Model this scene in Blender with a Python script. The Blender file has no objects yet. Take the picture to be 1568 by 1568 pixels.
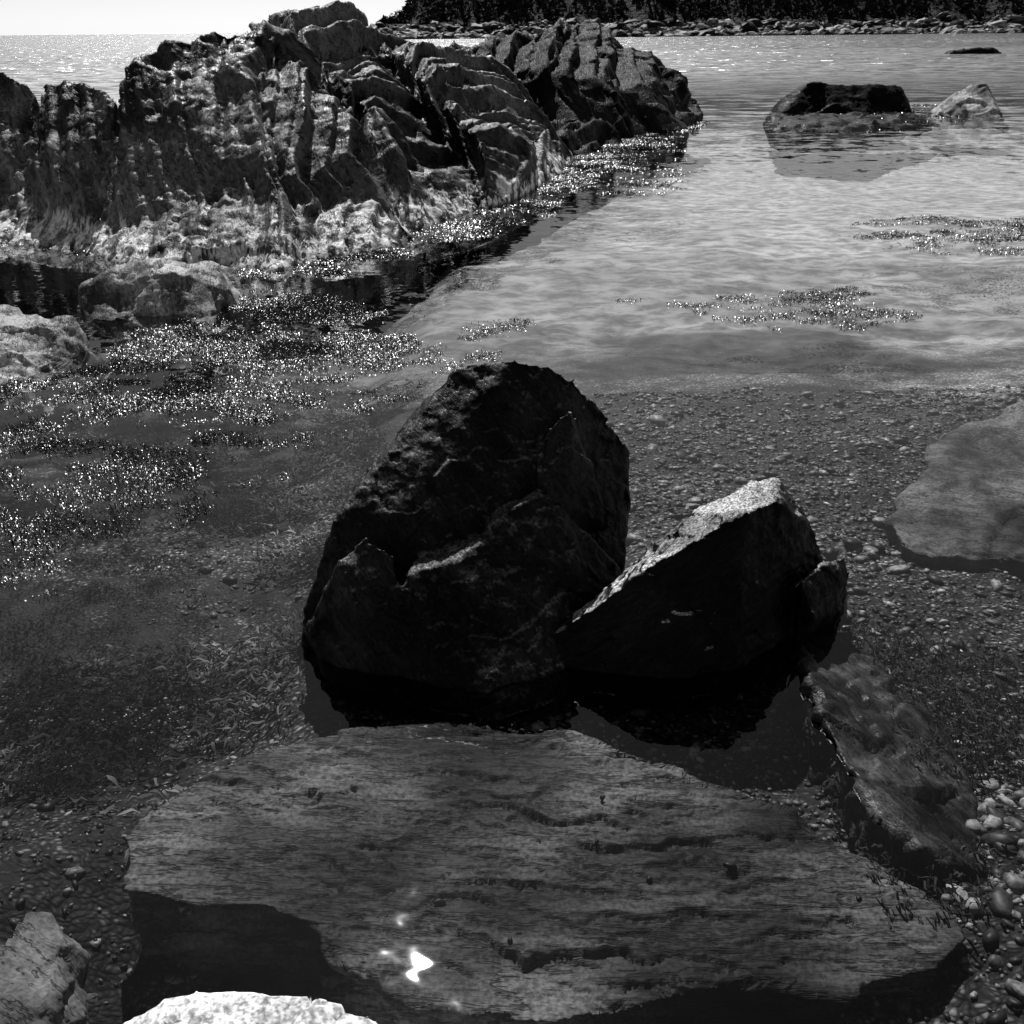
import bpy, bmesh, math, random
import numpy as np
from mathutils import Matrix, Vector
random.seed(3); rng=np.random.default_rng(11)
S=bpy.context.scene
# ------------------------------------------------------------------ numpy noise
def _h(ix,iy,iz,seed):
    ix=ix.astype(np.int64);iy=iy.astype(np.int64);iz=iz.astype(np.int64)
    n=(ix*374761393+iy*668265263+iz*1274126177+seed*144269)&0xffffffff
    n=((n^(n>>13))*1274126177)&0xffffffff
    n=((n^(n>>16))*2246822519)&0xffffffff
    n=n^(n>>13)
    return (n&0xffffff)/16777216.0
def vnoise(p,seed=0):
    i=np.floor(p);f=p-i;f=f*f*f*(f*(f*6-15)+10)
    x,y,z=i[:,0],i[:,1],i[:,2];r=0
    for a in (0,1):
        for b in (0,1):
            for c in (0,1):
                w=(f[:,0] if a else 1-f[:,0])*(f[:,1] if b else 1-f[:,1])*(f[:,2] if c else 1-f[:,2])
                r=r+w*_h(x+a,y+b,z+c,seed)
    return r*2-1
def fbm(p,o=4,seed=0,g=0.5):
    r=0;a=1;s=0
    for k in range(o):
        r=r+a*vnoise(p*(2.03**k)+k*7.3,seed+k);s+=a;a*=g
    return r/s*1.5
def facet(p,cell,seed,tilt=1.0):
    q=p/cell;i=np.floor(q);best=np.full(len(p),9e9);val=np.zeros(len(p))
    for a in (-1,0,1):
        for b in (-1,0,1):
            for c in (-1,0,1):
                x,y,z=i[:,0]+a,i[:,1]+b,i[:,2]+c
                o=np.stack([_h(x,y,z,seed+1),_h(x,y,z,seed+2),_h(x,y,z,seed+3)],1)
                cc=np.stack([x,y,z],1)+o
                dv=q-cc;d=(dv**2).sum(1)
                rv=np.stack([_h(x,y,z,seed+4),_h(x,y,z,seed+5),_h(x,y,z,seed+6)],1)*2-1
                v=(dv*rv).sum(1)*tilt+(_h(x,y,z,seed+7)-.5)
                m=d<best;best=np.where(m,d,best);val=np.where(m,v,val)
    return val
def sstep(a,b,x):
    t=np.clip((x-a)/(b-a),0,1);return t*t*(3-2*t)
def strata(p,n,T,seed,warp=.6,ws=.5,edge=.75):
    n=np.array(n,float);n/=np.linalg.norm(n)
    q=(p@n)/T+warp*fbm(p*ws,3,seed);i=np.floor(q);f=q-i
    z=np.zeros_like(i);s=sstep(edge,1,f)
    return _h(i,z,z,seed)*(1-s)+_h(i+1,z,z,seed)*s-.5
# ------------------------------------------------------------------ mesh helpers
def new_obj(name,verts,faces,mat,smooth=True,attr=None,mats2=None):
    verts=np.asarray(verts,float);c=verts.mean(0);verts=verts-c
    me=bpy.data.meshes.new(name)
    faces=np.asarray(faces,np.int32)
    me.vertices.add(len(verts));me.vertices.foreach_set("co",verts.astype(np.float32).ravel())
    k=faces.shape[1];me.loops.add(faces.size);me.loops.foreach_set("vertex_index",faces.ravel())
    me.polygons.add(len(faces));me.polygons.foreach_set("loop_start",np.arange(0,faces.size,k,dtype=np.int32))
    me.polygons.foreach_set("use_smooth",np.full(len(faces),smooth))
    me.update(calc_edges=True);me.validate()
    if attr is not None:
        a=me.attributes.new("alb",'FLOAT','POINT');a.data.foreach_set("value",np.asarray(attr,np.float32))
    me.materials.append(mat)
    if mats2:
        me.materials.append(mats2[0])
        for i in mats2[1]: me.polygons[i].material_index=1
    o=bpy.data.objects.new(name,me);o.location=c
    bpy.context.collection.objects.link(o)
    return o
def poly_block(bm,outline,z0,z1,inset=0.0):
    cx=sum(a for a,b in outline)/len(outline);cy=sum(b for a,b in outline)/len(outline)
    top=[bm.verts.new((a,b,z1)) for a,b in outline]
    bot=[bm.verts.new((a+(cx-a)*inset,b+(cy-b)*inset,z0)) for a,b in outline]
    n=len(top);bm.faces.new(top);bm.faces.new(bot[::-1])
    for i in range(n): bm.faces.new((top[i],bot[i],bot[(i+1)%n],top[(i+1)%n]))
def rock(name,hulls,voxel,disp,mat,blocks=()):
    bm=bmesh.new()
    for pts in hulls:
        vs=[bm.verts.new(p) for p in pts]
        r=bmesh.ops.convex_hull(bm,input=vs)
        junk=[g for g in r['geom_interior'] if isinstance(g,bmesh.types.BMVert)]
        if junk: bmesh.ops.delete(bm,geom=junk,context='VERTS')
    for b in blocks: poly_block(bm,*b)
    bmesh.ops.recalc_face_normals(bm,faces=bm.faces)
    me=bpy.data.meshes.new(name);bm.to_mesh(me);bm.free()
    o=bpy.data.objects.new(name,me);bpy.context.collection.objects.link(o)
    m=o.modifiers.new("r",'REMESH');m.mode='VOXEL';m.voxel_size=voxel;m.use_smooth_shade=True
    s=o.modifiers.new("s",'SMOOTH');s.iterations=2;s.factor=.5
    dg=bpy.context.evaluated_depsgraph_get()
    m2=bpy.data.meshes.new_from_object(o.evaluated_get(dg))
    o.modifiers.clear();o.data=m2
    n=len(m2.vertices);co=np.empty(n*3,np.float32);m2.vertices.foreach_get("co",co);co=co.reshape(-1,3).astype(float)
    no=np.empty(n*3,np.float32);m2.vertex_normals.foreach_get("vector",no);no=no.reshape(-1,3).astype(float)
    co=co+disp(co,no)
    c=co.mean(0);m2.vertices.foreach_set("co",(co-c).astype(np.float32).ravel());m2.update();o.location=c
    m2.polygons.foreach_set("use_smooth",np.ones(len(m2.polygons),bool))
    m2.materials.clear();m2.materials.append(mat);m2.name=name
    return o
# ------------------------------------------------------------------ node helper
class NT:
    def __init__(s,m): s.t=m.node_tree;s.n=s.t.nodes
    def add(s,typ,props={},**inp):
        x=s.n.new(typ)
        for k,v in props.items(): setattr(x,k,v)
        for k,v in inp.items():
            key=int(k[1:]) if k[0]=='_' and k[1:].isdigit() else k.replace('_',' ')
            s.set(x.inputs[key],v)
        return x
    def set(s,sock,v):
        if isinstance(v,bpy.types.NodeSocket): s.t.links.new(v,sock)
        elif isinstance(v,bpy.types.Node): s.t.links.new(v.outputs[0],sock)
        else: sock.default_value=v
    def math(s,op,a,b=0.0,c=None,clamp=False):
        x=s.n.new("ShaderNodeMath");x.operation=op;x.use_clamp=clamp
        s.set(x.inputs[0],a);s.set(x.inputs[1],b)
        if c is not None: s.set(x.inputs[2],c)
        return x.outputs[0]
    def vmath(s,op,a,b=(0,0,0),out=0):
        x=s.n.new("ShaderNodeVectorMath");x.operation=op;s.set(x.inputs[0],a)
        if op=='SCALE': s.set(x.inputs[3],b)
        else: s.set(x.inputs[1],b)
        return x.outputs[out]
    def mr(s,v,a,b,c=0.0,d=1.0,smooth=True):
        x=s.n.new("ShaderNodeMapRange");x.interpolation_type='SMOOTHSTEP' if smooth else 'LINEAR'
        for i,q in enumerate((v,a,b,c,d)): s.set(x.inputs[i],q)
        return x.outputs[0]
    def noise(s,vec,scale,detail=4.0,rough=.55,dist=0.0,out=0):
        x=s.n.new("ShaderNodeTexNoise");s.set(x.inputs['Vector'],vec);s.set(x.inputs['Scale'],scale)
        x.inputs['Detail'].default_value=detail;x.inputs['Roughness'].default_value=rough;x.inputs['Distortion'].default_value=dist
        return x.outputs[out]
    def mix(s,f,a,b):
        x=s.n.new("ShaderNodeMix");x.data_type='FLOAT';s.set(x.inputs[0],f);s.set(x.inputs[2],a);s.set(x.inputs[3],b);return x.outputs[0]
def mk(name):
    m=bpy.data.materials.new(name);m.use_nodes=True;m.node_tree.nodes.clear();return m,NT(m)
def pos(k): return k.add("ShaderNodeNewGeometry").outputs['Position']
def aniso(k,p,n,S1):
    n=Vector(n).normalized()
    d=k.vmath('DOT_PRODUCT',p,tuple(n),out=1)
    x=k.n.new("ShaderNodeVectorMath");x.operation='SCALE';x.inputs[0].default_value=tuple(n)
    k.set(x.inputs[3],k.math('MULTIPLY',d,S1))
    return k.vmath('ADD',p,x.outputs[0])
def finish(k,col,rough,bump,spec=.5):
    b=k.add("ShaderNodeBsdfPrincipled")
    k.set(b.inputs['Base Color'],col);k.set(b.inputs['Roughness'],rough)
    if bump is not None: k.set(b.inputs['Normal'],bump)
    k.set(b.inputs['Specular IOR Level'],spec)
    o=k.add("ShaderNodeOutputMaterial");k.set(o.inputs[0],b.outputs[0]);return b
# crust=(normal z from, to, albedo, raggedness): sunlight on upward faces painted in as lighter albedo
def rock_mat(name,dark,light,scale,n,stretch,rough=.5,bump=.02,barn=None,spec=.5,speck=.3,blot=.6,crack=.75,lit_top=None,fine=11,cw=.02):
    m,k=mk(name);g=k.add("ShaderNodeNewGeometry");p=g.outputs['Position'];a=aniso(k,p,n,stretch)
    n1=k.noise(p,scale*.35,2,.6);n2=k.noise(a,scale,4,.7);n3=k.noise(p,scale*fine,1,.6)
    f=k.mr(k.math('ADD',k.math('MULTIPLY',n1,.45),k.math('MULTIPLY',n2,.55)),.38,.62)
    if barn:
        xx=k.add("ShaderNodeSeparateXYZ",_0=p).outputs[0]
        f=k.math('MULTIPLY',f,k.mr(k.math('MULTIPLY_ADD',n1,1.5,xx),-3.2,-1.6,1,.38))
    col=k.mix(f,dark,light)
    if lit_top:
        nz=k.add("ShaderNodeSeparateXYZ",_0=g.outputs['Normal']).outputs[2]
        cf=k.mr(k.math('MULTIPLY_ADD',k.math('SUBTRACT',n2,.5),lit_top[3],nz),lit_top[0],lit_top[1])
        col=k.mix(cf,col,k.math('MULTIPLY',k.mr(n3,.3,.65,.35,1.3),lit_top[2]))
    col=k.math('MULTIPLY',col,k.mr(n3,.3,.7,1-speck,1+speck))
    col=k.math('MULTIPLY',col,k.mr(n1,.35,.65,1-blot,1+blot*.4))
    ck=k.mr(k.math('ABSOLUTE',k.math('SUBTRACT',n2,.5)),0,cw,1-crack,1)
    col=k.math('MULTIPLY',col,ck)
    h=k.math('MULTIPLY_ADD',n3,.14,n2);h=k.math('MULTIPLY_ADD',ck,.12,h)
    rg=k.mr(n2,.3,.7,rough-.12,rough+.15)
    if barn:
        zt,amt=barn
        z=k.add("ShaderNodeSeparateXYZ",_0=p).outputs[2]
        ap=k.vmath('MULTIPLY',p,(1.5,.7,.35))
        nb=k.noise(ap,4.5,3,.72)
        top=k.math('MULTIPLY_ADD',k.math('SUBTRACT',n1,.5),zt*1.6,zt)
        band=k.mr(k.math('SUBTRACT',z,top),-.30,.12,1,0)
        ff=k.mr(k.math('ADD',nb,k.math('MULTIPLY',band,.16)),.60,.70)
        ff=k.math('MULTIPLY',ff,band)
        col=k.mix(k.math('MULTIPLY',ff,amt),col,k.mr(n3,.35,.6,.55,.95))
        col=k.math('MULTIPLY',col,k.mr(z,.0,.06,.3,1))
        h=k.math('MULTIPLY_ADD',ff,.2,h)
    bp=k.add("ShaderNodeBump",Strength=1.0,Distance=bump,Height=h)
    finish(k,col,rg,bp.outputs[0],spec);return m
# ------------------------------------------------------------------ light
EL=47.5;AZ=-7.0
sun_dir=Vector((math.sin(math.radians(AZ))*math.cos(math.radians(EL)),math.cos(math.radians(AZ))*math.cos(math.radians(EL)),math.sin(math.radians(EL))))
L=bpy.data.lights.new("sun",'SUN');L.energy=5.0;L.angle=math.radians(.5);L.color=(1,1,1)
lo=bpy.data.objects.new("sun",L);bpy.context.collection.objects.link(lo);lo.location=(0,0,20)
lo.rotation_euler=sun_dir.to_track_quat('Z','Y').to_euler()
W=bpy.data.worlds.new("World");S.world=W;W.use_nodes=True
wt=W.node_tree;wt.nodes.clear()
sky=wt.nodes.new("ShaderNodeTexSky");sky.sky_type='NISHITA';sky.sun_disc=False
sky.sun_elevation=math.radians(EL);sky.sun_rotation=math.radians(AZ);sky.air_density=1.0;sky.dust_density=.25
bw=wt.nodes.new("ShaderNodeSeparateColor");bg=wt.nodes.new("ShaderNodeBackground");bg.inputs[1].default_value=.085
wo=wt.nodes.new("ShaderNodeOutputWorld")   # red-filter black-and-white response
wt.links.new(sky.outputs[0],bw.inputs[0]);wt.links.new(bw.outputs[0],bg.inputs[0]);wt.links.new(bg.outputs[0],wo.inputs[0])
S.view_settings.view_transform='Standard';S.view_settings.look='None';S.view_settings.exposure=0
# ------------------------------------------------------------------ camera
cam=bpy.data.cameras.new("camera");cam.sensor_width=36;cam.angle=2*math.atan(.4877);cam.clip_end=20000;cam.clip_start=.05
co=bpy.data.objects.new("camera",cam);bpy.context.collection.objects.link(co)
co.matrix_world=Matrix.Translation((0,0,2.5))@Matrix.Rotation(math.radians(90-24.7),4,'X')@Matrix.Rotation(math.radians(-.6),4,'Z')
S.camera=co
# ------------------------------------------------------------------ materials
SN=(.72,-.25,.62)
m_head=rock_mat("schist",.012,.18,1.3,SN,4,.5,.05,barn=(.42,1.0),spec=.10,lit_top=(.72,1.05,.30,.7))
m_headd=rock_mat("dark_schist",.004,.022,1.4,SN,6,.5,.10,spec=.06,lit_top=(.8,1.15,.12,.8))
m_pale=rock_mat("pale_rock",.12,.42,3.0,(1,.2,.1),2,.55,.03,spec=.15)
m_black=rock_mat("wet_black_rock",.003,.018,6,(.8,.3,.5),3,.40,.014,spec=.09,lit_top=(.56,.98,.12,.25))
m_wedge=rock_mat("wet_ridge_rock",.002,.010,8,(-.5,.3,.8),4,.38,.010,spec=.10,lit_top=(.66,.84,.48,.14))
m_slab=rock_mat("slab_schist",.012,.125,2.4,(0.05,.9,.5),5,.6,.012,spec=.08,blot=.8,speck=.4,fine=26,cw=.03,crack=.85)
m_sub=rock_mat("submerged_rock",.005,.055,4,(.8,.5,.2),3,.45,.015,spec=.15,fine=18)
m_subl=rock_mat("submerged_pale_rock",.05,.17,3.0,(.5,.8,.2),2,.6,.02,spec=.1,fine=16)
m_white=rock_mat("dry_white_granite",.5,.85,6,(0,0,1),1,.8,.010,speck=.5,blot=.2,crack=.3,spec=.2)
m_reef=rock_mat("reef_rock",.003,.010,3,(0,0,1),1,.5,.04,spec=.05,lit_top=(.92,1.1,.10,.4))
# ------------------------------------------------------------------ water
def water(name,sea):
    m,k=mk(name);p=pos(k)
    Y=k.add("ShaderNodeSeparateXYZ",_0=p).outputs[1]
    def slope(scale,amp,an,det):
        c=k.noise(k.vmath('MULTIPLY',p,an),scale,det,.6,0,1)
        v=k.vmath('SUBTRACT',c,(.5,.5,.5));return k.vmath('SCALE',v,amp)
    s=k.vmath('ADD',slope(2.0,k.mr(Y,4,24,.045,.060),(1,1.4,1),1),slope(8,k.mr(Y,4,24,.065,.035),(1,1.5,1),1))
    if sea:
        s=k.vmath('ADD',s,slope(.9,k.mr(Y,22,90,0,2.8),(.6,1.3,1),4))
    s=k.vmath('MULTIPLY',s,(1,1,0))
    N=k.vmath('NORMALIZE',k.vmath('ADD',s,(0,0,1)))
    fr=k.add("ShaderNodeFresnel",IOR=1.333,Normal=N)
    tr=k.add("ShaderNodeBsdfTransparent",Color=(.92,.92,.92,1))
    gl=k.add("ShaderNodeBsdfGlossy",Color=(1,1,1,1),Roughness=k.mr(Y,5,80,.015,.22 if sea else .05),Normal=N)
    mx=k.add("ShaderNodeMixShader",_0=fr,_1=tr,_2=gl);k.add("ShaderNodeOutputMaterial",Surface=mx.outputs[0]);return m
m_water=water("pool_water",False);m_sea=water("open_sea_water",True)
YS=18.5
new_obj("sea_water",[(-6000,.3,0),(6000,.3,0),(6000,YS,0),(-6000,YS,0),(6000,9000,0),(-6000,9000,0)],[(0,1,2,3),(3,2,4,5)],m_water,False,mats2=(m_sea,[1]))
# ------------------------------------------------------------------ seabed
def axis(segs):
    out=[]
    for a,b,n in segs: out+=list(np.linspace(a,b,n,endpoint=False))
    return np.array(out+[segs[-1][1]])
gx=axis([(-6000,-200,12),(-200,-30,20),(-30,-6,48),(-6,-3,70),(-3,3.5,260),(3.5,8,80),(8,30,60),(30,200,20),(200,6000,12)])
gy=axis([(-30,.5,10),(.5,6,240),(6,12,150),(12,40,120),(40,200,40),(200,9000,20)])
GX,GY=np.meshgrid(gx,gy);P=np.stack([GX.ravel(),GY.ravel(),np.zeros(GX.size)],1)
def bed_z(x,y):
    z=np.full_like(x,-.20)
    z=z-.25*sstep(-.6,-1.6,x)*sstep(2.6,4,y)
    z=z-.28*sstep(1.2,.4,x)*sstep(3.2,2.5,y)*sstep(-1.9,-1.2,x)
    z=z+.12*sstep(1.2,1.8,x)*sstep(3.6,2.4,y)
    z=z-.35*sstep(6,12,y)
    z=z-.5*sstep(14,26,y)-2.5*sstep(40,120,y)
    q=np.stack([x,y,x*0],1)
    z=z+.05*fbm(q*.9,3,5)+.018*fbm(q*5,2,9)
    return z
Z=bed_z(P[:,0],P[:,1]);P[:,2]=Z
x,y=P[:,0],P[:,1];q=np.stack([x,y,x*0],1)
def blob(cx,cy,rx,ry,w=.5,sd=1):
    d=np.sqrt(((x-cx)/rx)**2+((y-cy)/ry)**2)+w*fbm(q*np.array([1.4/rx,1.4/ry,1]),4,sd)
    return sstep(1.25,.65,d)
alb=np.full(len(x),.095)
alb=alb+.20*sstep(6.6,10.8,y+.25*x+1.4*fbm(q*.8,4,19))*sstep(-3.0,.5,x)
alb=alb+.20*sstep(13,18,y)*sstep(0,4,x)
alb=alb*(1-.75*blob(2.5,10.1,2.0,1.1,.6,21))
alb=alb*(1-.55*blob(1.6,8.4,2.2,.5,.6,22))
left=sstep(-.3,-1.6,x+.35*fbm(q*1.1,3,31))*sstep(9,6.5,y)
alb=alb*(1-.50*left)
alb=alb*np.exp(left*2.5*fbm(q*np.array([1.8,2.6,1]),5,36,.6))
alb=alb*(1-.3*sstep(3,1.5,x)*sstep(5.5,4.6,y))
alb=alb*(1-.6*sstep(-.8,-3,x)*sstep(6,9,y))
alb=alb*(1-.7*sstep(1.1,.5,x)*sstep(3.4,2.9,y)*sstep(-1.8,-1.4,x))  # slab's shade painted into the bed: albedo darkened under and in front of it
alb=alb*(1+.75*fbm(q*np.array([1.0,1.5,1]),4,40)*(1-.4*sstep(8,12,y)))*(1-.85*sstep(38,80,y))  # mottling; offshore albedo darkened to stand in for light absorbed by deep water
alb=np.clip(alb,.004,.55)
nx,ny=len(gx),len(gy);ii=np.arange(nx*ny).reshape(ny,nx)
F=np.stack([ii[:-1,:-1].ravel(),ii[:-1,1:].ravel(),ii[1:,1:].ravel(),ii[1:,:-1].ravel()],1)
m_bed,k=mk("seabed_gravel");p=pos(k);at=k.add("ShaderNodeAttribute",{'attribute_name':'alb'}).outputs['Fac']
flat=k.vmath('MULTIPLY',p,(1,1.2,0))
flat=k.vmath('ADD',flat,k.vmath('SCALE',k.noise(flat,14,0,.5,0,1),.05))
Ys=k.add("ShaderNodeSeparateXYZ",_0=p).outputs[1]
near=k.mr(Ys,7,12,1,0)
vc=k.n.new("ShaderNodeTexVoronoi");k.set(vc.inputs['Vector'],flat);vc.inputs['Scale'].default_value=42
vd=vc.outputs[0];cellv=k.add("ShaderNodeSeparateColor",_0=vc.outputs[1]).outputs[0]
g1=k.math('MULTIPLY',k.mr(k.math('POWER',cellv,3.0),0,1,.35,3.0,False),k.mr(vd,.2,.6,1.2,.12))
g1=k.mix(near,1.0,g1)
md=k.mr(k.noise(k.vmath('MULTIPLY',p,(1,1.4,1)),3.0,4,.65),.35,.65,.45,1.55)
col=k.math('MULTIPLY',k.math('MULTIPLY',at,g1),md)
hb=k.math('MULTIPLY',k.math('MULTIPLY',vd,-.008),near)
bp=k.add("ShaderNodeBump",Strength=.8,Distance=1.0,Height=hb)
finish(k,col,.7,bp.outputs[0],.15)
new_obj("seabed",P,F,m_bed,True,alb)
# ------------------------------------------------------------------ pebbles
def ico(sub):
    b=bmesh.new();bmesh.ops.create_icosphere(b,subdivisions=sub,radius=1)
    v=np.array([list(a.co) for a in b.verts]);f=np.array([[a.index for a in g.verts] for g in b.faces]);b.free();return v,f
def scatter_stones(name,pts,sizes,albs,mat,zf,sub=2,flat=(.35,.6),lift=.25,faceted=False):
    V,Fc=ico(sub);n=len(pts);nv=len(V)
    var=[]
    for s in range(12):
        d=1+.28*fbm(V*1.1+s*9.7,2,s)+(.35*facet(V+s*5.1,1.1,s) if faceted else .18*facet(V+s*5.1,1.3,s));var.append(V*d[:,None])
    var=np.array(var)[rng.integers(0,12,n)]
    sc=np.stack([sizes*rng.uniform(.8,1.6,n),sizes*rng.uniform(.6,1,n),sizes*rng.uniform(*flat,n)],1)
    var=var*sc[:,None,:]
    a=rng.uniform(0,6.283,n);tl=rng.normal(0,.22,n)
    ca,sa=np.cos(a)[:,None],np.sin(a)[:,None];ct,st=np.cos(tl)[:,None],np.sin(tl)[:,None]
    X0,Y0,Z0=var[:,:,0],var[:,:,1],var[:,:,2]
    X1=X0*ct-Z0*st;Z1=X0*st+Z0*ct
    vx=X1*ca-Y0*sa+pts[:,0:1];vy=X1*sa+Y0*ca+pts[:,1:2];vz=Z1+(zf(pts[:,0],pts[:,1])+sc[:,2]*lift)[:,None]
    VV=np.stack([vx,vy,vz],2).reshape(-1,3)
    FF=(Fc[None]+(np.arange(n)*nv)[:,None,None]).reshape(-1,3)
    return new_obj(name,VV,FF,mat,not faceted,np.repeat(albs,nv))
def stone_mat(name,rough,spec,sc=30):
    m,k=mk(name);p=pos(k);at=k.add("ShaderNodeAttribute",{'attribute_name':'alb'}).outputs['Fac']
    c=k.math('MULTIPLY',at,k.mr(k.noise(p,sc,2,.6),.3,.7,.5,1.5))
    finish(k,c,rough,None,spec);return m
m_peb=stone_mat("pebble_stone",.5,.25,60)
N=19000
px=rng.uniform(-2.2,4.4,N*3);py=rng.uniform(1.9,8.6,N*3)
q=np.stack([px,py,px*0],1)
dens=sstep(-.5,.6,px)*.9+.6*sstep(4.2,3.2,py)+.3*fbm(q*1.2,2,77)
dens=dens*(1-.6*sstep(5.5,8.6,py))
keep=rng.uniform(0,1,N*3)<dens*.6
px,py=px[keep][:N],py[keep][:N];n=len(px)
sz=.007+.013*rng.random(n)**2+.024*(rng.random(n)>.95)*rng.random(n);sz*=1+.14*(py-3).clip(0)
al=.015+.38*rng.random(n)**3;al=np.where(rng.random(n)>.98,.6,al);al*=np.where(px<0,.5,1)
scatter_stones("pebbles",np.stack([px,py],1),sz,al,m_peb,bed_z,sub=1)
n=420;px=rng.uniform(1.0,3.8,n);py=rng.uniform(2.0,7.0,n)
px=np.concatenate([px,rng.uniform(1.42,2.1,190)]);py=np.concatenate([py,rng.uniform(1.9,3.3,190)])
kk=(px>1.45)|(py>4.2);px,py=px[kk],py[kk];n=len(px)
scatter_stones("cobbles",np.stack([px,py],1),.018+.034*rng.random(n)**2,.015+.30*rng.random(n)**2,m_peb,bed_z,sub=2)
sp=np.array([(.28,2.82),(.44,2.65),(.32,3.05),(1.11,2.56),(-.25,2.56),(-.5,2.95),(.72,2.7),(-.02,2.42)])
scatter_stones("dark_pebbles",sp,rng.uniform(.010,.017,len(sp)),np.full(len(sp),.006),m_peb,lambda a,b:np.full(len(a),-.062)-.05*sstep(2.75,2.25,b)*sstep(-.6,.2,a),sub=2,flat=(.7,1),lift=.6)
# ------------------------------------------------------------------ central boulder
def disp_gen(layers,fac,fb,n):
    def f(p,no):
        d=np.zeros(len(p))
        for T,a,sd in layers: d+=a*strata(p,n,T,sd,warp=.7,ws=.5/T*.25)
        for c,a,sd in fac: d+=a*facet(p+.15*c*fbm(p/c*1.5,2,sd)[:,None],c,sd)
        for s,a,sd in fb: d+=a*fbm(p*s,4,sd)
        return no*d[:,None]
    return f
H1=[(-.80,4.15,.40),(-.79,4.2,.53),(-.70,4.50,.62),(-.57,4.60,.74),(-.395,4.70,.94),(-.24,4.70,1.085),(.02,4.70,1.12),(.177,4.73,1.08),(.30,4.75,1.01),(.437,4.78,.77),(.59,4.84,.60),(.57,4.78,.42),(.55,4.73,.21),
    (-.36,4.40,.81),(-.45,4.20,.60),
    (-1.0,4.2,-.3),(-.97,4.15,.04),(-.75,3.9,-.1),(-.5,3.82,-.3),(-.1,3.85,-.3),(.2,3.85,-.3),(.52,4.3,-.3),(.56,4.6,-.3),(.3,5.1,-.3),(-.6,5,-.3)]
H2=[(-.46,3.96,.39),(-.235,4.0,.43),(-.135,4.10,.46),(-.1,4.2,.46),(-.4,4.15,.41),
    (-.52,3.72,-.1),(-.23,3.6,-.1),(-.07,3.58,-.1),(.17,3.70,-.1),(.5,4.2,-.1),(.3,4.1,.2),(-.3,4.1,-.1)]
H2b=[(-.13,4.14,.48),(-.075,4.17,.53),(.02,4.21,.59),(.14,4.30,.61),(.1,4.35,.61),(-.1,4.28,.50),(.5,4.35,.2),(.38,4.05,.08),(0,3.72,0),(.5,4.3,-.1),(.17,3.72,-.1),(-.1,4.2,-.1)]
H2c=[(.11,4.36,.64),(.17,4.47,.86),(.22,4.51,.91),(.27,4.54,.92),(.3,4.6,.86),(.1,4.5,.66),(.28,4.35,.52),(.46,4.48,.36),(.15,4.25,.42),(.4,4.6,.3)]
H3=[(-.74,3.97,.46),(-.62,4.0,.54),(-.50,3.97,.48),(-.66,3.82,.32),(-.9,3.98,.12),(-1.0,4.1,-.1),(-.8,3.86,-.1),(-.5,3.74,-.1),(-.45,3.85,.2),(-.5,4.1,-.1),(-.75,4.15,.35)]
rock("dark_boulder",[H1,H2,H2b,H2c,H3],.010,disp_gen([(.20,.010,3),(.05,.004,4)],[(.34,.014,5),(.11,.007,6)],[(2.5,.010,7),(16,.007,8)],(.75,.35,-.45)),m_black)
W1=[(.08,3.92,.04),(.3,3.86,.24),(.58,3.90,.45),(.85,4.0,.57),(1.0,4.06,.62),(1.16,4.2,.61),(.45,4.1,.28),(.63,4.2,.39),(.88,4.35,.54),(1.09,4.4,.62),(1.22,4.45,.60),(1.30,4.45,.52),(1.40,4.4,.38),(1.46,4.4,.2),
    (.12,4.0,-.2),(.23,3.79,-.1),(.45,3.73,-.1),(.69,3.70,-.1),(.95,3.75,-.1),(1.28,4.06,-.1),(1.5,4.4,-.2),(1.1,4.7,-.2),(.5,4.5,-.2)]
W2=[(1.27,4.08,.28),(1.42,4.25,.28),(1.55,4.35,.25),(1.33,4.0,.12),(1.66,4.5,-.2),(1.62,4.45,.12),(1.25,4.02,-.2),(1.4,4.6,-.2),(1.5,4.2,.05)]
rock("wedge_boulder",[W1,W2],.010,disp_gen([(.07,.006,13)],[(.25,.010,15),(.06,.004,16)],[(3,.012,17),(18,.007,18)],(-.5,.3,.8)),m_wedge)
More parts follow.
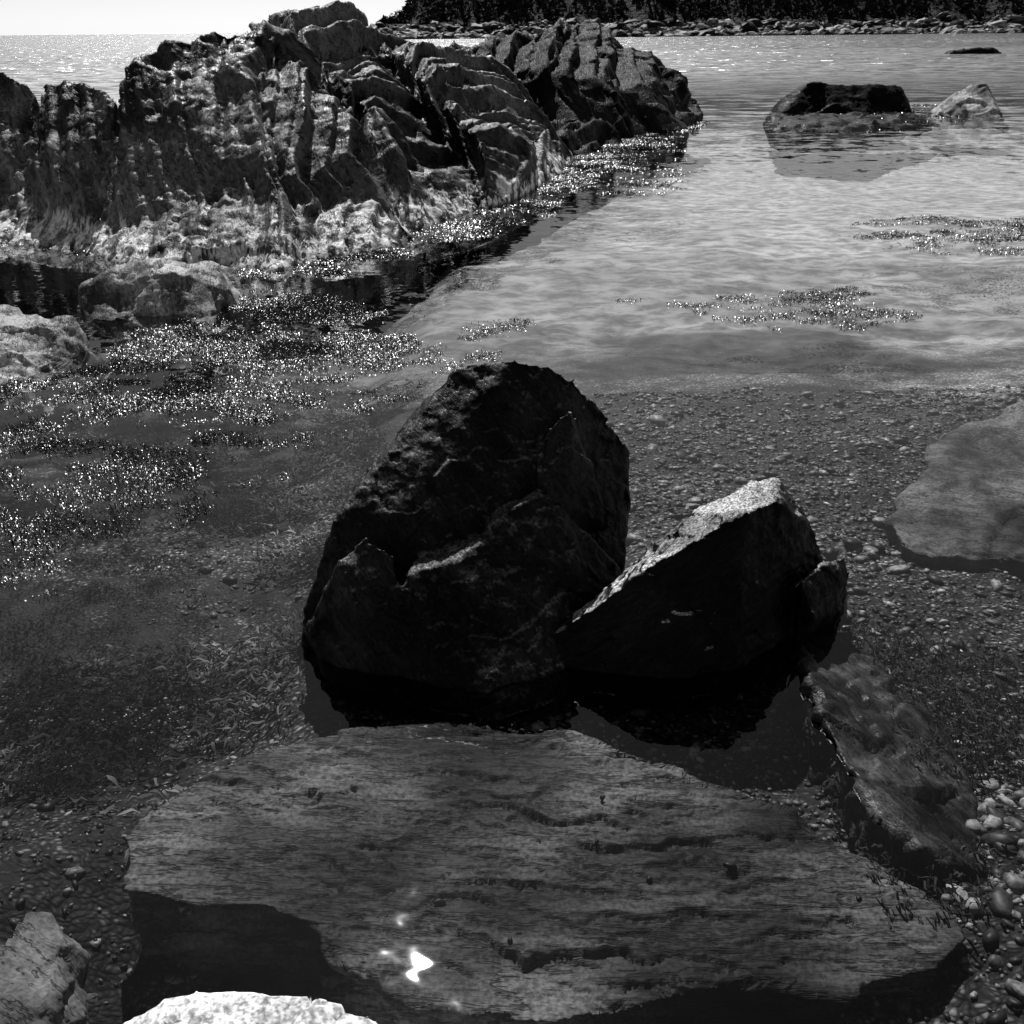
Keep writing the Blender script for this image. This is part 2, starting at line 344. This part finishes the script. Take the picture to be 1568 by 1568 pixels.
# ------------------------------------------------------------------ slab
slab=[(-1.36,2.85),(-1.31,2.98),(-1.13,3.19),(-.90,3.39),(-.60,3.49),(-.23,3.53),(.16,3.48),(.44,3.33),(.67,3.16),(.92,2.98),(1.14,2.78),(1.25,2.62),(1.39,2.50),(1.41,2.40),(1.28,2.30),(.98,2.24),(.70,2.27),(.40,2.20),(.11,2.14),(-.17,2.18),(-.53,2.30),(-.63,2.43),(-.78,2.53),(-1.03,2.53),(-1.27,2.62)]
def disp_slab(p,no):
    up=(no[:,2]>.5)
    w2=p+.05*np.stack([fbm(p*6,4,70,.6),fbm(p*6,4,71,.6),p[:,2]*0],1)
    def terr(T,amp,gr,sd,lo):
        qq=(w2[:,1]+.14*w2[:,0])/T+1.6*fbm(w2*np.array([.9,1.5,1]),4,sd,.62)/T*.13
        i=np.floor(qq);f=qq-i;z=i*0
        m=sstep(lo,lo+.25,fbm(p*np.array([2.0,4,1])+_h(i,z,z,sd)[:,None]*9,3,sd+3)+.50*sstep(1.1,.1,np.abs(p[:,0]-.05))*sstep(.45,.1,np.abs(p[:,1]-2.9)))
        return m*(amp*(.5-f)-gr*np.exp(-((np.minimum(f,1-f)*T)/.009)**2))
    d=.020*fbm(p*1.3,3,51)+terr(.14,.018,.020,52,.16)+terr(.05,.007,.013,56,.20)+.007*fbm(p*np.array([6,12,1]),4,54,.65)+.008*facet(w2*np.array([.5,1,1]),.14,59)
    d*=np.where(up,1,.3)
    out=no*0;out[:,2]+=d
    side=(~up)*(.05*fbm(p*np.array([3,3,14]),3,55))
    out[:,:2]+=no[:,:2]*side[:,None]
    out[:,2]+=-.05*sstep(2.75,2.25,p[:,1])*sstep(-.6,.2,p[:,0])
    out[:,:2]+=.06*np.stack([fbm(p*3.5,4,57),fbm(p*3.5,4,58)],1)*(sstep(.95,.2,no[:,2]))[:,None]
    return out
rock("flat_slab_rock",[],.0090,disp_slab,m_slab,blocks=[(slab,-.50,-.055,.12)])
rs=[(1.36,4.28),(1.61,4.04),(1.76,3.73),(1.77,3.21),(1.58,2.70),(1.34,2.70),(1.25,2.90),(1.21,3.34),(1.23,3.84)]
def tilt(fn,axis,x0,s):
    def f(p,no):
        o=fn(p,no);o[:,2]+=(p[:,axis]-x0)*s;return o
    return f
rock("submerged_weedy_rock",[],.014,tilt(disp_gen([],[(.3,.03,62),(.09,.012,61)],[(3,.03,63),(14,.010,64)],(.9,.3,.2)),0,1.38,-.33),m_sub,blocks=[(rs,-.5,-.03,-.05)])
rl=[(3.9,7.3),(3.32,7.00),(2.88,6.57),(2.59,6.12),(2.19,5.54),(2.15,5.20),(2.76,5.03),(3.6,5.1),(4.6,6),(4.8,7)]
def d_rl(p,no):
    o=disp_gen([(.25,.02,65)],[(.6,.05,66),(.15,.015,69)],[(1.2,.05,67),(6,.015,68)],(.3,.9,.3))(p,no)
    o[:,2]+=.10*sstep(2.4,3.6,p[:,0]);e=sstep(.95,.2,no[:,2])
    o[:,0]+=.12*fbm(p*1.8,3,167)*e;o[:,1]+=.12*fbm(p*1.8,3,168)*e;return o
rock("submerged_smooth_rock",[],.025,d_rl,m_subl,blocks=[(rl,-.5,-.11,-.1)])
rock("submerged_ledge",[[(-2.4,2.2,-.20),(-1.65,2.44,-.20),(-1.61,2.70,-.24),(-1.50,2.6,-.22),(-1.42,2.2,-.20),(-1.6,1.8,-.22),(-2.3,2.2,-.6),(-1.5,2.8,-.6),(-1.25,2.2,-.6),(-1.4,1.7,-.6)]],.015,disp_gen([],[(.15,.03,71)],[(4,.03,72)],(0,0,1)),m_subl)
rock("white_granite_rock",[[(-1.0,1.78,.30),(-.87,1.84,.34),(-.79,1.86,.35),(-.63,1.84,.36),(-.50,1.85,.35),(-.36,1.81,.33),(-.22,1.74,.28),(-1.15,1.6,.2),(-.7,1.4,.38),(-1.1,1.75,-.5),(-.2,1.75,-.5),(-1.2,1.1,-.5),(-.1,1.1,-.5),(-.9,1.1,.3),(-.3,1.2,.3)]],.01,disp_gen([],[(.12,.012,74)],[(6,.010,75),(30,.003,76)],(0,0,1)),m_white)
# ------------------------------------------------------------------ left pale rocks
rock("pale_rock",[[(-4.67,11.07,-.3),(-4.24,10.21,-.3),(-4.04,9.85,-.3),(-3.56,9.72,-.3),(-2.97,9.8,-.3),(-2.7,10.6,-.3),(-2.8,11.2,-.3),(-4.4,11.5,-.3),(-4.35,10.5,.24),(-4.08,11,.36),(-3.7,10.6,.40),(-3.3,10.4,.33),(-3.01,10.8,.34),(-2.8,10.5,.18)]],.025,disp_gen([(.3,.04,81)],[(.35,.04,82),(.12,.010,83)],[(2,.05,84)],(.9,.1,.3)),m_pale)
rock("pale_rock",[[(-5.2,7.9,-.3),(-4.01,7.75,-.3),(-3.7,8,-.3),(-3.55,8.5,-.3),(-3.55,9.2,-.3),(-5.2,9.6,-.3),(-4.20,8.4,.29),(-4.09,9,.30),(-3.81,9,.27),(-3.68,8.8,.12),(-5,8.8,.40)]],.025,disp_gen([(.3,.04,85)],[(.35,.04,86),(.12,.010,87)],[(2,.05,88)],(.9,.1,.3)),m_pale)
# ------------------------------------------------------------------ headland
A=[(-5.03,15,2.10),(-4.63,15.5,2.40),(-3.94,16,2.58),(-3.33,16.5,2.45),(-2.72,16,1.98),(-1.92,15,1.1),(-4.75,14.0,1.25),(-3.59,13.8,1.15),(-2.65,13.7,.9),
   (-5.3,13.0,-.5),(-4.4,12.6,-.4),(-3.33,12.5,-.4),(-2.5,12.5,-.4),(-2.0,13.0,-.4),(-1.1,14.1,-.4),(-5,19,-.4),(-2,19,-.4)]
AP=[(-5.4,12.9,-.12),(-4.4,12.3,-.12),(-3.33,12.0,-.12),(-2.5,12.0,-.12),(-1.9,12.7,-.12),(-1.0,14.0,-.12),(-5.2,14.0,.60),(-3.6,13.4,.70),(-2.5,13.4,.64),(-1.8,14.3,.50),(-5.4,13,-.6),(-3,12.2,-.6),(-1.9,12.8,-.6),(-1,14.1,-.6),(-4,15,-.6)]
AP2=[(-9.5,14.7,-.12),(-7.2,14.2,-.12),(-6.2,13.7,-.12),(-5.2,12.9,-.12),(-9,15.8,.5),(-7,15.4,.5),(-5.8,14.8,.5),(-5,14.3,.5),(-9.5,14.9,-.6),(-5.2,13.1,-.6),(-6,16,-.6)]
A2=[(-8.2,17,2.15),(-7.32,16.5,2.05),(-6.8,16.2,1.8),(-6.6,15.4,1.0),(-9.5,17,2.2),(-9.8,15.0,-.4),(-7.22,14.9,-.4),(-6.3,14.4,-.4),(-9.5,20,-.4),(-6.4,19,-.4),(-7.2,15.7,.8)]
A3=[(-6.57,16,1.9),(-5.75,15.5,1.95),(-5.2,15,1.7),(-5.6,14.4,1.0),(-6.4,14.9,1.0),(-6.9,14.8,-.4),(-5.97,14.0,-.4),(-5.0,13.1,-.4),(-6.7,19,-.4),(-4.8,18,-.4)]
B1=[(-3.97,18,2.60),(-3.70,18,2.78),(-3.17,19,2.68),(-2.78,20,2.52),(-2.33,20,2.45),(-1.9,16.4,1.5),(-1.15,14.2,-.4),(-2.3,13.0,-.4),(-4,21,-.4),(-1.5,21,-.4),(-.15,15.8,-.4),(.5,18.2,-.4)]
B2=[(-2.33,20,2.45),(-1.55,20,2.2),(-.92,21,2.0),(-.48,23,2.1),(-.4,17.4,1.0),(.2,18.1,.6),(.2,20,1.1),(.9,22,.85),(-.15,15.8,-.4),(.7,18.5,-.4),(1.7,23,-.4),(0,26,-.4),(-3,22,-.4)]
C1=[(-1.38,28,2.05),(-.11,30,2.40),(1.15,32,2.60),(2.31,33,2.55),(3.44,33,2.05),(4.4,33,1.60),(5.34,34,1.15),(5.3,33,1.0),(1.17,28,1.45),(2.6,29,1.05),(1.5,25.5,-.4),(2.75,27.0,-.4),(4.5,29.5,-.4),(5.7,33,-.3),(-1.5,25.5,-.4),(-2,36,-.4),(5,36,-.4)]
C2=[(.9,23,.25),(1.9,24.5,.2),(2.3,26.5,.3),(0,25,.5),(0,23,-.4),(1.75,23.2,-.3),(2.7,26,-.4),(0,28,-.4),(2.6,28,-.4)]
def fins(p,T,sd,edge=.82):
    n=np.array(SN)/np.linalg.norm(SN);q=(p@n)/T+.22*fbm(p*.45,3,sd)+.05*fbm(p*1.7,2,sd+9);i=np.floor(q);f=q-i;z=i*0
    u=p+_h(i,z,z,sd)[:,None]*17
    return np.where(f<edge,(f/edge),1-sstep(edge,1,f))-.5+.9*(_h(i,z,z,sd+1)-.5)+.5*fbm(u*.6,2,sd+2)
def head_disp(p,no):
    w=p+.18*fbm(p*.6,3,90)[:,None]
    b=sstep(-3.8,-2.6,p[:,0]+.15*(p[:,1]-14))
    dB=.34*fins(p,.56,91)+.20*fins(p,.24,92)+.08*fins(p,.10,93)+.04*facet(w,.5,95)+.02*facet(w,.18,98)+.05*fbm(p*.8,4,96)
    ledge=strata(w,(.1,-.25,.95),.50,120,1.0,.5,.85)
    dA=.13*ledge+.06*fins(p,.3,122)+.03*fins(p,.11,123)+.14*facet(w,1.6,94,.9)+.05*facet(w,.6,125)+.02*facet(w,.18,126)+.08*fbm(p*.9,4,127)
    low=sstep(.85,.45,p[:,2])
    d=(dA*(1-b)+dB*b)*(1-.5*low)+.02*fbm(p*6,3,97)-.05
    dirv=no*(1-.35*b[:,None]);dirv[:,2]+=.2*b
    return dirv*d[:,None]
rock("rocky_headland",[A,AP,AP2,A2,A3,B1,B2],.038,head_disp,m_head)
def headC(p,no):
    w=p+.2*fbm(p*.5,3,90)[:,None]
    d=.28*fins(p,.6,101)+.16*fins(p,.26,102)+.05*facet(w,1.3,104)+.05*facet(w,.5,105)+.10*fbm(p*.7,4,106)-.05
    return no*d[:,None]
rock("dark_rocky_point",[C1,C2],.07,headC,m_headd)
# ------------------------------------------------------------------ far rocks in water
rock("dark_sea_rock",[[(8.73,36,.36),(9.61,36,.92),(10.6,36,.85),(12.54,36,.76),(12.86,36,.28),(8.3,35,-.3),(10.5,34.8,-.3),(12.8,35,-.3),(8.6,37.5,-.3),(12.6,37.5,-.3)]],.07,disp_gen([],[(.9,.06,112),(.3,.015,113)],[(1,.05,114)],(.2,.1,.9)),m_reef)
rock("pale_sea_rock",[[(13.3,34.6,.28),(13.9,34.8,.55),(14.3,34.9,.80),(14.75,34.9,.85),(15.1,34.9,.4),(12.9,33.3,-.3),(14.7,32.8,-.3),(15.2,35,-.3),(13.2,36,-.3)]],.06,disp_gen([],[(.6,.08,116),(.25,.03,117)],[(1,.06,118)],(0,0,1)),m_pale)
rock("low_reef",[[(7,29.6,-.10),(8.7,28.6,-.03),(9.6,30,.03),(12.6,33.6,.04),(8,34,.06),(7,29,-.4),(9,28,-.4),(13,34,-.4),(8,35,-.4)]],.08,disp_gen([],[(.5,.06,121)],[(1.5,.10,122)],(0,0,1)),m_reef)
rock("distant_sea_rock",[[(40.5,106,-.2),(46.5,106,-.2),(45.5,106.5,.7),(43,106.5,.5),(41.5,106.5,.3),(46,110,-.3),(41,110,-.3)]],.2,disp_gen([],[(1.2,.2,124)],[(.6,.2,125)],(0,0,1)),m_reef)
# ------------------------------------------------------------------ seaweed
def ribbons(name,cx,cy,cz,length,width,ang,mat,albs,seg=4,curl=.8,tiltv=.5,wave=.0):
    n=len(cx);t=np.linspace(0,1,seg+1)
    a=ang[:,None]+rng.normal(0,curl,(n,1))*t[None]*1.2
    step=(length/seg)[:,None]
    X=cx[:,None]+np.cumsum(np.cos(a)*step,1);Yy=cy[:,None]+np.cumsum(np.sin(a)*step,1)
    Zz=cz[:,None]+rng.normal(0,1,(n,seg+1))*wave+np.sin(t*3.14)[None]*rng.uniform(0,1,(n,1))*wave*2
    w=width[:,None]*np.array([.5]+[1]*(seg-1)+[.4])[None]
    tl=rng.normal(0,1,(n,seg+1))*np.reshape(tiltv,(-1,1))
    nxv=-np.sin(a)*w*np.cos(tl);nyv=np.cos(a)*w*np.cos(tl);nzv=w*np.sin(tl)
    Lf=np.stack([X-nxv,Yy-nyv,Zz-nzv],2);Rt=np.stack([X+nxv,Yy+nyv,Zz+nzv],2)
    V=np.stack([Lf,Rt],2).reshape(-1,3)
    b=(np.arange(n)*(seg+1)*2)[:,None]+np.arange(seg)[None]*2
    Fq=np.stack([b,b+1,b+3,b+2],2).reshape(-1,4)
    return new_obj(name,V,Fq,mat,True,np.repeat(albs,(seg+1)*2))
def weed_mat(name,rough,spec):
    m,k=mk(name);at=k.add("ShaderNodeAttribute",{'attribute_name':'alb'}).outputs['Fac']
    finish(k,at,rough,None,spec);return m
m_weed=weed_mat("wet_rockweed",.27,.5);m_sweed=weed_mat("submerged_rockweed",.7,.05)
def in_poly(x,y,poly):
    r=np.zeros(len(x),bool);n=len(poly)
    for i in range(n):
        x1,y1=poly[i];x2,y2=poly[(i+1)%n]
        c=((y1>y)!=(y2>y))&(x<(x2-x1)*(y-y1)/(y2-y1+1e-9)+x1);r^=c
    return r
def patchpts(poly,n,scale,thr,seed,soft=.12):
    xs=[a for a,b in poly];ys=[b for a,b in poly];ox=[];oy=[];c=0
    while c<n:
        x=rng.uniform(min(xs),max(xs),n*3);y=rng.uniform(min(ys),max(ys),n*3)
        q=np.stack([x,y,x*0],1)
        m=in_poly(x+.3*fbm(q*2,3,seed+5)*scale,y+.6*fbm(q*1.2,3,seed+6)*scale,poly)&(.6*fbm(q*np.array([1.0,1.8,1])/scale,3,seed)+.7*fbm(q*np.array([4,6,1])/scale,3,seed+3)>thr+rng.normal(0,soft,len(x)))
        ox.append(x[m]);oy.append(y[m]);c+=m.sum()
    return np.concatenate(ox)[:n],np.concatenate(oy)[:n]
PA=[(-2.9,11.30),(-1.87,10.66),(-1.00,9.82),(-.80,8.91),(-1.15,7.98),(-1.31,7.07),(-1.87,7.0),(-2.47,6.35),(-3.2,6.2),(-4.2,6.9),(-4.4,7.91),(-3.42,8.42),(-3.2,9.5)]
PH=[(-8,14.9),(-5.97,13.8),(-5.02,12.9),(-3.33,12.0),(-2.4,11.8),(-1.8,12.3),(-.7,13.6),(.4,15.4),(1.2,18.0),(2.4,23),(3.4,27),(5.2,30),(5.8,32.5),(5,33),(1.2,25),(.4,19),(-.6,15.9),(-1.5,14.6),(-2.6,12.9),(-3.4,12.5),(-5,13.2),(-8,15.2)]
PB=[(1.0,10.6),(1.96,9.70),(2.51,9.3),(3.17,9.55),(3.9,10.0),(3.5,11.2),(2.68,10.8),(1.8,10.4)]
PC=[(4.3,14.3),(5.75,15.4),(7.6,14.6),(7.6,12.6),(6.13,12.62),(4.99,13.09)]
PD=[(1.62,22.41),(2.84,29.8),(4.39,29.67),(3.67,21.14),(2.7,17.8),(1.5,18.0)]
PE=[(-3.6,3.9),(-2.6,3.9),(-1.6,5.6),(-1.0,6.8),(-1.6,7.4),(-3.2,7.4),(-4.4,6.6)]
PG=[(6.5,29),(9,28),(14,33),(16,40),(9,34.5)]
PI=[(-3.2,11.3),(-1.0,10.3),(.2,9.6),(-.2,8.4),(-.9,7.4),(-2,6),(-3.4,5.4),(-4.6,6.6),(-3.4,8.6)]
pp=[(PA,52000,.9,.08,.5,.09),(PI,20000,.9,.30,.5,.09),(PH,42000,1.3,-.05,.9,.15),(PB,4500,.8,.2,.6,.12),(PC,6000,1.0,.15,.8,.12),(PD,5000,1.4,.2,1.2,.15),(PE,12000,.8,.32,.4,.09),(PG,2500,2,.1,2,.2)]
cx=[];cy=[];sc=[]
for i,(po,n,s,th,ss,so) in enumerate(pp):
    a,b=patchpts(po,n,s,th,200+i*10,so);cx.append(a);cy.append(b);sc.append(np.full(n,ss))
cx,cy,sc=map(np.concatenate,(cx,cy,sc));n=len(cx)
q=np.stack([cx,cy,cx*0],1)
tv=.28+2.0*sstep(-.15,.3,fbm(q*np.array([1.1,1.7,1]),4,650))
ribbons("floating_seaweed",cx,cy,rng.uniform(-.016,.006,n)+.012*fbm(q*3,2,640),rng.uniform(.03,.09,n)*sc,rng.uniform(.003,.008,n)*sc,rng.normal(.2,.9,n)+np.where(rng.random(n)>.5,3.14,0),m_weed,.006+.03*rng.random(n)**2,3,.8,tv,.008)
n=26000
x=rng.uniform(-4.6,-.2,n*4);y=rng.uniform(2.6,9,n*4);q=np.stack([x,y,x*0],1)
lim=-.55-.25*np.sin(y)
m=(x<lim+.3*fbm(q,2,311)-(y<3.6)*.35)&(fbm(q*1.6,4,310)>-.05+rng.normal(0,.12,n*4))
x,y=x[m][:n],y[m][:n];n=len(x)
zz=bed_z(x,y)+rng.uniform(.01,.10,n)
q=np.stack([x,y,x*0],1)
ribbons("submerged_seaweed",x,y,np.minimum(zz,-.06),rng.uniform(.03,.09,n),rng.uniform(.003,.009,n),3.5+.9*fbm(q*.8,2,320)+rng.normal(0,.6,n),m_sweed,(.008+.13*rng.random(n)**2)*(1+2.2*fbm(q*2.2,3,333)).clip(.06,3.2),3,.5,.5,.008)
n=5500;x=rng.uniform(1.15,2.3,n);y=rng.uniform(2.5,4.4,n);q=np.stack([x,y,x*0],1);m=fbm(q*2,2,410)>-.05;x,y=x[m],y[m];n=len(x)
ribbons("submerged_seaweed",x,y,rng.uniform(-.16,-.05,n)-.15*(x-1.4).clip(0),rng.uniform(.03,.07,n),rng.uniform(.002,.005,n),rng.normal(-1,.6,n),m_sweed,.006+.07*rng.random(n)**2,4,.4,.5,.01)
# ------------------------------------------------------------------ far shore
fx=np.linspace(-70,420,420);fy=np.linspace(335,520,130)
FX,FY=np.meshgrid(fx,fy);x,y=FX.ravel(),FY.ravel();q=np.stack([x,y,x*0],1)
def hill_z(x,y):
    q=np.stack([x,y,x*0],1);d=y-(352+6*fbm(q*.02,3,501))
    h=-2+sstep(-6,18,d)*(4.6+1.8*fbm(q*.08,3,502))*sstep(-66,-40,x)
    return h+sstep(14,80,d)*34*sstep(-52,0,x+.05*d+8*fbm(q*.03,2,509))
h=hill_z(x,y)+1.0*facet(q*np.array([1,1,0])+3,7,503)*sstep(-66,-48,x)*sstep(20,5,y-352)
nx,ny=len(fx),len(fy);ii=np.arange(nx*ny).reshape(ny,nx)
F=np.stack([ii[:-1,:-1].ravel(),ii[:-1,1:].ravel(),ii[1:,1:].ravel(),ii[1:,:-1].ravel()],1)
m_hill,k=mk("shore_ground");p=pos(k);z=k.add("ShaderNodeSeparateXYZ",_0=p).outputs[2]
c=k.mix(k.mr(k.math('ADD',z,k.math('MULTIPLY',k.noise(p,.15,3),4)),4.2,6.0),k.mr(k.noise(k.vmath('MULTIPLY',p,(1,1,3)),.5,5,.65),.4,.65,.02,.28),.008)
finish(k,c,.8,k.add("ShaderNodeBump",Strength=1.0,Distance=1.5,Height=k.noise(p,.5,4)).outputs[0],.1)
new_obj("far_shore_hill",np.stack([x,y,h],1),F,m_hill,True)
n=2600;bx=rng.uniform(-58,260,n);by=352+rng.uniform(-9,20,n)
m_shst=stone_mat("shore_stone",.6,.15,1.0)
scatter_stones("shore_boulders",np.stack([bx,by],1),.4+2.2*rng.random(n)**2.5,.008+.34*rng.random(n)**3,m_shst,lambda a,b:np.maximum(hill_z(a,b),-.4),sub=2,flat=(.4,.8),lift=.2,faceted=True)
n=1000;tx=rng.uniform(-50,250,n);ty=rng.uniform(372,432,n);hz=hill_z(tx,ty);kk=hz>3.6;tx,ty,hz=tx[kk],ty[kk],hz[kk];n=len(tx)
K=42;th=rng.uniform(2,5.5,n)*sstep(-56,-20,tx).clip(.3,1)
u=rng.normal(0,1,(n,K,3));u/=np.linalg.norm(u,axis=2,keepdims=True);u*=rng.uniform(.4,1,(n,K,1))**.5
C=np.stack([tx[:,None]+u[:,:,0]*th[:,None]*.45,ty[:,None]+u[:,:,1]*th[:,None]*.45,hz[:,None]+th[:,None]*.5+u[:,:,2]*th[:,None]*.5],2).reshape(-1,3)
M=len(C);o3=rng.normal(0,.55,(M,3,3));V=(C[:,None]+o3).reshape(-1,3);Fr=np.arange(M*3).reshape(-1,3)
m_for,k=mk("tree_foliage");p=pos(k)
finish(k,k.mr(k.noise(p,.6,2),.35,.65,.006,.03),.8,None,.05)
new_obj("forest",V,Fr,m_for,False)
